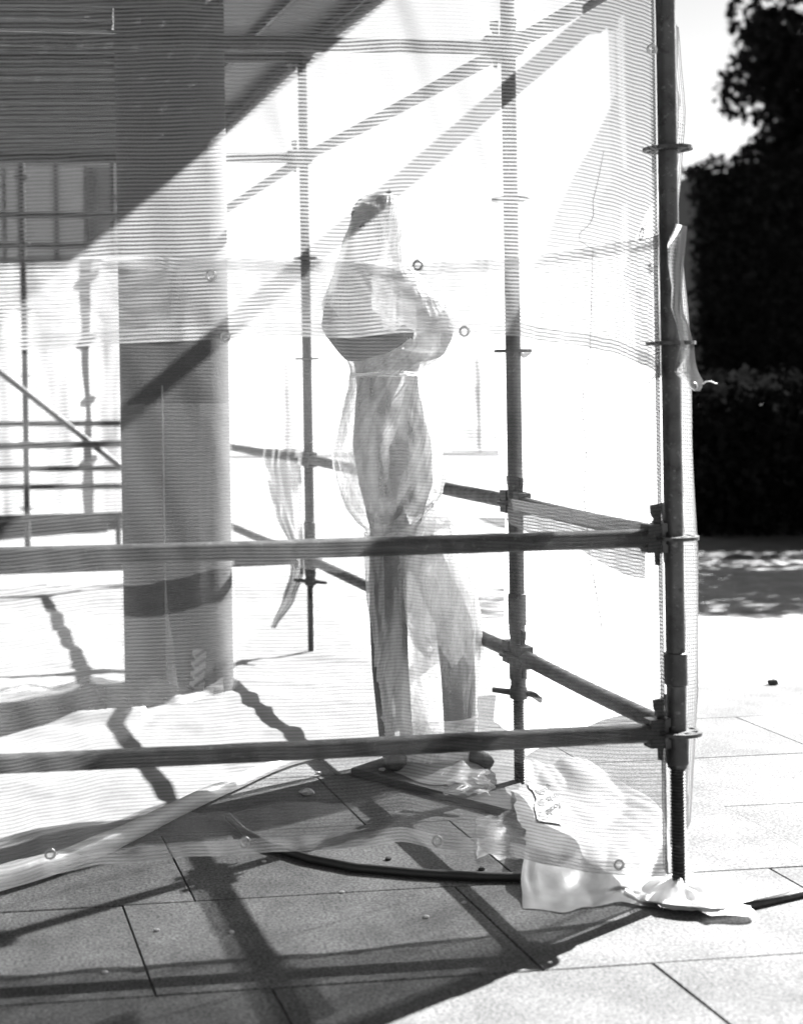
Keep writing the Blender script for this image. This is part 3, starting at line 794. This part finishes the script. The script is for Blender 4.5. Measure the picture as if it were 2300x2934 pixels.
skirt = [(1440, 1235, 1246), (1470, 1190, 1262), (1500, 1110, 1282), (1540, 1050, 1300), (1600, 1046, 1336), (1700, 1050, 1358), (1800, 1062, 1368), (1900, 1068, 1366), (2000, 1080, 1360), (2100, 1092, 1362), (2160, 1100, 1376), (2195, 1104, 1395)]
m = section_loft(skirt, lambda y: lerp_poly([(1440, .9), (1700, .95), (2195, .9)], y), 170, 240, fold=pf(0.09, 4, 11, 8.0, (1445, 1540, 2195), tw=0.003))
m.f = m.f[:-2]; m.build('polythene_skirt', MT['bagfilm'], stat)
dr = [(1440, 1228, 1252), (1470, 1196, 1274), (1520, 1160, 1304), (1600, 1142, 1344), (1700, 1140, 1366), (1770, 1152, 1376), (1830, 1190, 1380), (1870, 1225, 1384)]
m = section_loft(dr, lambda y: 1.0, 90, 160, fold=pf(0.07, 4, 11, 12.0, (1445,), tw=0.004))
for i_ in range(91):
    for k_ in range(160):
        th_ = 2 * PI * k_ / 160
        m.v[i_ * 160 + k_].z += (i_ / 90) ** 2 * (0.09 * nz(math.cos(th_) * 2, math.sin(th_) * 2, 5) + 0.03 * nz(math.cos(th_) * 7, math.sin(th_) * 7, 2))
m.f = m.f[:-2]; m.build('polythene_drape', MT['drape'], stat)
# tight turns of film round the ankles, and the loose tail over the plinth
wr_ = [(2040, 1082, 1366), (2070, 1090, 1364), (2110, 1094, 1362), (2150, 1100, 1366), (2192, 1104, 1380)]
m = section_loft(wr_, lambda y: .9, 60, 160, fold=lambda th, y: 0.03 * nz(y * 0.09, th * 1.2, 3) + 0.02 * nz(y * .25, th * 2, 7))
m.f = m.f[:-2]; m.build('ankle_wrap', film('polythene_ankle', 0.35, 0.8, 9, (0.3, 0.3, 3), white=0.8, gloss=0.02, seed=2), stat)
b = MB(); rows = []
for i in range(24):
    v = i / 23; rows.append([])
    for j in range(40):
        u = j / 39; x = 1130 + 255 * u; yb = 2196 + (20 + 60 * math.sin(PI * min(1, u * .75 + .12))) * v
        p = G(x + 10 * nz(v * 4, u * 3, 1), yb); p.z = 0.03 + 0.05 * (1 - v) ** 2 + 0.014 * abs(nz(u * 4 + v, v * 2, 2))
        rows[-1].append(p)
b.grid(rows); b.build('polythene_tail', MT['sheet'], stat)
for yy, x0, x1 in ((1068, 1004, 1196), (1532, 1044, 1192)):      # twine round waist and knees
    b = MB(); a, c_ = P(x0, yy, YS), P(x1, yy, YS); cx, rx = (a.x + c_.x) / 2, (c_.x - a.x) / 2
    for kk in range(3 if yy < 1100 else 6):
        b.tube([Vector((cx + rx * math.cos(t), YS + rx * .92 * math.sin(t), a.z - 0.006 * kk + 0.004 * math.sin(3 * t + kk))) for t in [2 * PI * i / 40 for i in range(41)]], 0.0016, 5)
    b.build('twine', MT['whiteplastic'], stat)
b = MB(); kp = P(1240, 1445, YS - .1)
for k in range(7):
    d = Vector((random.uniform(-1, 1), random.uniform(-1, 0), random.uniform(-1, .6))).normalized() * 0.035
    b.tube([kp, kp + d * .5 + Vector((0, 0, .006)), kp + d], [0.006, 0.004, 0.002], 6)
b.build('knot', MT['wrap2'], stat)
b = MB(); kp = P(1112, 558, YS)
for k in range(16):
    d = Vector((random.uniform(-1, 1), random.uniform(-1, 1), random.uniform(.1, 1))).normalized() * random.uniform(.01, .026)
    b.tube([kp, kp + d * .6 + Vector((.004, 0, 0)), kp + d], [0.003, 0.002, 0.001], 5)
b.build('topknot', MT['cord'], stat)
# plinth slab
pc = [G(1005, 2222), G(1480, 2352), G(1500, 2225), G(1180, 2163)]
b = MB(); n = len(pc); hz = 0.026
cen = sum(pc, Vector()) / 4
for z, k in ((0.002, 1.0), (hz - .004, 1.0), (hz, .985)):
    for p in pc: b.v.append(cen + (p - cen) * k + Vector((0, 0, z)))
for i in (0, 1):
    for k in range(4): b.f.append((i * 4 + k, i * 4 + (k + 1) % 4, i * 4 + 4 + (k + 1) % 4, i * 4 + 4 + k))
b.f.append((8, 9, 10, 11)); b.f = [tuple(reversed(f)) for f in b.f]
b.build('plinth', MT['slab'], None, smooth=False, label='flat dark stone slab under the wrapped statue', category='plinth')

# ------------------------------------------------------------------ white sheet, lid, rod and hose by the near post
def sheet_z(u, v): return 0.008 + 0.05 * abs(nz(u * 2, v * 2.2, 6)) + 0.010 * abs(nz(u * 6 + v * 3, v * 5, 2)) + 0.045 * math.sin(PI * min(1, v * 1.3)) * max(0, 0.75 - u)
sl_, sr_ = [(0, 1497), (.25, 1505), (.5, 1488), (.75, 1455), (1, 1480)], [(0, 1900), (.3, 1930), (.6, 1900), (1, 1700)]
def sheet_pt(u, v, lift=0.0):
    y = 2606 - 410 * v ** 0.85 + (8 * math.sin(u * 7) if v < .05 else 0)
    xl, xr = lerp_poly(sl_, v), lerp_poly(sr_, v)
    p = G(xl + (xr - xl) * u + (26 * nz(v * 5, 1, 1) + 9 * nz(v * 17, 3, 1)) * (1 - u), y + 10 * nz(u * 5, 8, 2) * (1 - v)); p.z = sheet_z(u, v) * min(1, v * 6 + .25) + lift
    return p
b = MB(); b.grid([[sheet_pt(j / 70, i / 70) for j in range(71)] for i in range(71)])
ws = b.build('polythene_sheet', MT['sheet'], None, label='crumpled white polythene sheet with printed tape lying at the foot of the near post', category='plastic sheet')
def sttape(u, v, lift): return sheet_pt(0.22 + u, 0.44 + v * 0.9, 0.006 + lift)
tape('printed_tape', 0.16, 0.40, sttape, ws, [(0.01, 0.30, .7), (0.0, 0.19, .7), (-0.01, 0.08, .7)], 0.062, shear=0.06)
b = MB(); rows = []
for i in range(30):
    t = i / 29; rows.append([])
    for j in range(60):
        a = 2 * PI * j / 59; r = 0.03 + 0.10 * t ** 0.8 * (1 + .5 * nz(math.cos(a) * 2, math.sin(a) * 2, 4)) * (1.5 if math.cos(a) > 0 else 1)
        z = 0.012 + 0.04 * (1 - t) ** 1.6 * (1 + .4 * nz(math.cos(a) * 2, math.sin(a) * 2, t * 2)) + 0.014 * abs(nz(math.cos(a) * 3, math.sin(a) * 3, t * 2.5))
        rows[-1].append(P4 + Vector((r * math.cos(a), r * math.sin(a), z)))
b.grid(rows); b.build('crumpled_film', MT['sheet2'], None, label='crumpled white film bunched round the threaded foot of the near post', category='plastic sheet')
# oval white plastic lid under the post foot
b = MB(); rows = []; cl = G(1985, 2592)
for i in range(13):
    r = i / 12
    rows.append([Vector((cl.x + 0.125 * r * math.cos(a), cl.y + 0.10 * r * math.sin(a), 0.006 + 0.022 * r * r * abs(math.sin(a * 1.0 + 0.4)))) for a in [2 * PI * k / 48 for k in range(49)]])
b.grid(rows); b.build('oval_plate', MT['whiteplastic'], None, label='curved oval white plastic plate on the paving at the near post foot', category='plastic plate')
b = MB(); b.tube([G(2108, 2604, .011), G(2300, 2559, .011), G(2700, 2470, .011)], 0.0095, 14); b.build('metal_rod', MT['steel'], None, label='thin metal rod lying on the sunlit paving right of the near post', category='rod')
hp = [(655, 2342), (700, 2385), (780, 2428), (890, 2462), (1020, 2487), (1200, 2503), (1350, 2511), (1500, 2514), (1620, 2510), (1720, 2490)]
b = MB(); b.tube([G(x, y, 0.0135) for x, y in hp], 0.0125, 12); b.build('rubber_hose', MT['rubber'], None, label='black rubber hose curving over the paving below the net hem', category='hose')
# clear torn film on the paving left of the white sheet
b = MB(); rows = []
for i in range(24):
    v = i / 23; rows.append([])
    for j in range(24):
        u = j / 23; p = G(1365 + 150 * u + 20 * nz(v * 6, 2, 2), 2470 - 120 * v + 14 * nz(u * 6, 5, 5)); p.z = 0.006 + 0.03 * abs(nz(u * 2, v * 2.3, 7)); rows[-1].append(p)
b.grid(rows); b.build('clear_film', MT['clear'], None, label='torn piece of clear film on the paving beside the white sheet', category='plastic sheet')
b = MB(); rows = []
for i in range(20):
    v = i / 19; rows.append([])
    for j in range(20):
        u = j / 19; p = G(1275 + 130 * u + 25 * nz(v * 5, 8, 2), 2310 - 85 * v + 10 * nz(u * 6, 5, 1)); p.z = 0.03 + 0.02 * abs(nz(u * 2, v * 2, 9)); rows[-1].append(p)
b.grid(rows); b.build('clear_film', MT['clear'], None, label='small clear film scrap lying on the front of the dark plinth slab', category='plastic sheet')

# stone chips and specks
chips = [(880, 2278, .020, 'largest pale stone chip on the paving left of the plinth'), (665, 2735 - 60, .006, 'pale chip on the shaded paving near the left'), (448, 2670, .007, 'pale chip on the shaded paving in the lower left'),
         (757, 2472, .006, 'pale chip beside the hose end, in a shadow edge'), (912, 2218, .008, 'pale chip near the left corner of the plinth'), (1095, 2232, .010, 'pale chip on the dark plinth slab, below the statue hem'),
         (1112, 2466, .009, 'dark chip on the sunny paving strip above the hose'), (1380, 2495, .009, 'dark chip beside the clear film near the hose'), (1220, 2632, .007, 'pale chip in the shade below the hose'), (2215, 1962, .022, 'dark pebble alone on the sunlit paving at the far right')]
chips += [(300, 2790, .006, 'pale grit speck lowest on the left of the shaded paving'), (980, 2560, .006, 'pale grit speck below the hose, in line with the statue'), (1330, 2590, .006, 'pale grit speck left of the white sheet corner, below the hose')]
for i, (x, y, r, lab) in enumerate(chips):
    p = G(x, y, 0.0); b = MB(); rnd = random.Random(i)
    on = 0.027 if 'plinth slab' in lab else 0.0
    n0 = 0; nn = 6
    for k in range(nn + 1):
        ph = -PI / 2 + PI * k / nn
        for j in range(8):
            a = 2 * PI * j / 8; q = r * (0.75 + 0.5 * rnd.random())
            b.v.append(p + Vector((q * math.cos(ph) * math.cos(a) * 1.2, q * .8 * math.cos(ph) * math.sin(a), on + r * .5 + q * .55 * math.sin(ph))))
    for k in range(nn):
        for j in range(8):
            b.f.append((k * 8 + j, k * 8 + (j + 1) % 8, (k + 1) * 8 + (j + 1) % 8, (k + 1) * 8 + j))
    b.build('stone_chip', MT['darkstone' if 'dark ' in lab[:5] else 'stone'], None, smooth=False, label=lab, category='stone', group='stone chips on the paving')

# ------------------------------------------------------------------ rear scaffold and building behind the column
rear = thing('rear_scaffold', Vector((-0.6, 11.2, 0)), 'second tube scaffold seen behind and left of the column', 'scaffold')
def rpipe(x1, y1, x2, y2, Y, r=0.024, name='rail', m='steel'):
    b = MB(); p, q = P(x1, y1, Y), P(x2, y2, Y); b.tube([p, q], r, 14); b.build(name, MT[m], rear, sharp=60)
for (y1, y2, Y) in ((612, 618, 10.6), (700, 704, 11.6), (1218, 1212, 12.2), (1348, 1340, 12.2), (1400, 1392, 12.2)):
    rpipe(-600, y1, 520, y2, Y)
rpipe(-300, 830, 420, 1395, 11.0, name='brace')
for px, Y in ((72, 11.3), (332, 12.6), (-330, 11.3)):
    b = MB(); q = P(px, 1100, Y); b.lathe((q.x, q.y, 0), [(0.024, 0.0), (0.024, 3.6)], 16); o = b.build('post', MT['steel'], rear, sharp=60)
    for k in range(6): place('rosette', ROS, (q.x, q.y, 0.45 + .5 * k), o).parent = o
rn = MB(); rows, uv = [], []
for i in range(50):
    z = 0.28 + 2.12 * i / 49; row, ur = [], []
    for j in range(90):
        x = -2.6 + 3.0 * j / 89
        row.append(Vector((x, 12.42 + 0.05 * nz(x * 4, z * .8, 3) + .02 * nz(x * 12, z * 3, 5), z + (0.05 * nz(x * 2, 1, 1) if i in (0, 49) else 0)))); ur.append((x, z))
    rows.append(row); uv.append(ur)
rn.grid(rows, uv); rn.build('debris_net', netting('debris_net_rear', cell=0.8, rib=.95, white=0.6, face=0.1), None, label='sunlit white net hung on the far scaffold behind and left of the column', category='net')
fence = thing('masking_fence', Vector((6.5, 30, 0)), 'added pale net fence far behind the scaffold, masking the distant tree shadow on the plaza', 'fence')  # added screen: its backlit white covers the far tree shadow near the horizon
fm = netting('masking_fence_net', cell=0.8, rib=.95, white=0.6, face=0.1)
for k in range(5):
    x0 = 1.6 + 1.9 * k; b = MB(); rows, uv = [], []
    for i in range(14):
        z = 0.05 + 1.8 * i / 13
        rows.append([Vector((x0 + 1.88 * j / 19, 30 + .06 * nz(j * .4 + k * 9, z, 4), z)) for j in range(20)]); uv.append([(x0 + 1.88 * j / 19, z) for j in range(20)])
    b.grid(rows, uv); b.build('masking_panel', fm, fence)
    b = MB(); b.lathe((x0 - .01, 30.05, 0), [(.03, 0), (.03, 1.95)], 10); b.build('masking_post', MT['whiteplastic'], fence)
stp = MB(); a, c_ = P(-400, 1478, 14.3), P(312, 1478, 14.3)
stp.abox(a.x, c_.x, 14.2, 14.98, 0.0, 0.14); stp.build('step', MT['column'], None, smooth=False, label='low stone step in front of the building behind the column', category='step')
bld = thing('building', Vector((-2, 15, 0)), 'grey panelled building front with dark window frames behind the column', 'building')
YB = 15.0
b = MB(); b.abox(-7, 0.75, YB, YB + 5, 0, 4.3); b.build('wall', MT['facade'], bld, smooth=False)
for x0, x1, y0, y1, nm, mm in ((75, 245, 480, 1000, 'panel', 'facade'), (18, 58, 480, 1000, 'panel', 'facade'), (252, 276, 480, 1010, 'frame_post', 'frame'), (-60, 14, 480, 1000, 'panel', 'facade')):
    p, q = P(x0, y0, YB), P(x1, y1, YB)
    b = MB(); b.abox(p.x, q.x, YB - .08, YB - .002, max(0, q.z), p.z); b.build(nm, MT[mm], bld, smooth=False)
for px in (160, 62): 
    p = P(px, 480, YB); b = MB(); b.abox(p.x - .02, p.x + .02, YB - .11, YB - .081, .1, 3.6); b.build('mullion', MT['frame'], bld, smooth=False)
p, q = P(276, 480, YB), P(345, 1010, YB); b = MB(); b.abox(p.x, q.x, YB - .03, YB - .002, q.z, p.z); b.build('window_pane', MT['glass'], bld, smooth=False)

# ------------------------------------------------------------------ trees and hedge on the right
def leaves(m, c, rad, n, size, rnd, shell=0.35):
    for _ in range(n):
        while True:
            v = Vector((rnd.uniform(-1, 1), rnd.uniform(-1, 1), rnd.uniform(-1, 1)))
            if 1e-3 < v.length < 1: break
        v = v.normalized() * (v.length ** shell)
        p = Vector((c[0] + v.x * rad[0], c[1] + v.y * rad[1], c[2] + v.z * rad[2]))
        d = Vector((rnd.gauss(0, 1), rnd.gauss(0, 1), rnd.gauss(-.4, .7))).normalized(); e = d.orthogonal().normalized()
        e.rotate(Matrix.Rotation(rnd.uniform(0, 6.28), 3, d)); s = size * rnd.uniform(.6, 1.3)
        n0 = len(m.v); m.v += [p, p + d * s * .5 + e * s * .36, p + d * s, p + d * s * .5 - e * s * .36]; m.f.append((n0, n0 + 1, n0 + 2, n0 + 3))
def tree(x, y, h, clumps, label, seed, trunk_r=0.13, size=0.085):
    rnd = random.Random(seed); t = thing('tree', Vector((x, y, 0)), label, 'tree', 'trees on the right')
    tr = MB(); tr.tube([Vector((x + .06 * math.sin(i), y, h * .62 * i / 6)) for i in range(7)], [trunk_r * (1 - .1 * i) for i in range(7)], 12)
    m = MB()
    for (dx, dy, dz, r, n) in clumps:
        c = Vector((x + dx, y + dy, dz))
        tr.tube([Vector((x, y, h * .35)), Vector((x + dx * .5, y + dy * .5, (h * .35 + dz) * .5 + .2)), c], [trunk_r * .5, trunk_r * .3, .015], 7)
        leaves(m, c, (r, r, r * .8), n, size, rnd)
    tr.build('trunk', MT['bark'], t); m.build('crown', MT['leaf'], t, smooth=False)
rnd = random.Random(5)
def clumpset(n, rx, ry, z0, z1, seed, r=(.4, .75), nl=420):
    q = random.Random(seed); out = []
    for _ in range(n):
        a = q.uniform(0, 6.28); k = q.random() ** .5; z = q.uniform(z0, z1)
        sq = math.sqrt(max(0.05, 1 - ((z - (z0 + z1) / 2) / ((z1 - z0) / 2 + .3)) ** 2))
        out.append((rx * k * math.cos(a) * sq, ry * k * math.sin(a) * sq, z, q.uniform(*r), nl))
    return out
tree(29.0, 56.0, 18.0, clumpset(210, 5.3, 3.8, 3.0, 18.6, 1, r=(.8, 1.9), nl=400), 'dark leafy tree at the right edge, its crown gaps sparkling with sky', 21, trunk_r=.4, size=0.36)
tree(8.8, 13.2, 5.0, clumpset(44, 1.4, 1.3, 1.7, 4.5, 2, r=(.35, .7)), 'dark leafy tree just outside the right edge, shading the paving there', 22)
def hedge(name, label, x0, x1, y0, h, n, seed, k=1.0):
    hd = thing(name, Vector(((x0 + x1) / 2, y0, 0)), label, 'hedge')
    core_ = MB(); core_.abox(x0 + .12 * k, x1, y0, y0 + .9 * k, 0.0, h - .25 * k); core_.build('twigs', MT['bark'], hd, smooth=False)
    m = MB(); q = random.Random(seed)
    for i in range(n):
        x = q.uniform(x0, x1 + .1); top = h + (.22 * k if k < 2 else 1.3) * nz(x * 1.5 / k, 1, seed); z = q.uniform(0.02, 1) ** .9 * top
        y = y0 - .05 * k - k * abs(q.gauss(0, .1)) + .12 * k * nz(x * 2 / k, z * 2 / k, 3) if z < top - .15 * k else q.uniform(y0 - .2 * k, y0 + k)
        p = Vector((x, y, z)); d = Vector((q.gauss(0, 1), q.gauss(-.5, .8), q.gauss(-.2, .8))).normalized(); e = d.orthogonal().normalized(); e.rotate(Matrix.Rotation(q.uniform(0, 6.28), 3, d)); s_ = .1 * k * q.uniform(.6, 1.3)
        n0 = len(m.v); m.v += [p, p + d * s_ * .5 + e * s_ * .36, p + d * s_, p + d * s_ * .5 - e * s_ * .36]; m.f.append((n0, n0 + 1, n0 + 2, n0 + 3))
    m.build('foliage', MT['leaf'], hd, smooth=False)
hedge('hedge', 'low dark hedge along the far edge of the paving at right', 4.85, 11, 13.0, 1.36, 15000, 9)
hedge('hedge', 'tall dense dark hedge far behind the low hedge at right', 19.2, 44, 50.0, 8.9, 40000, 10, k=2.6)
b = MB(); b.quad((3.6, 11.3, -0.004), (13, 11.3, -0.004), (13, 15, -0.004), (3.6, 15, -0.004))
b.build('soil_bed', MT['soil'], None, smooth=False, kind='structure')
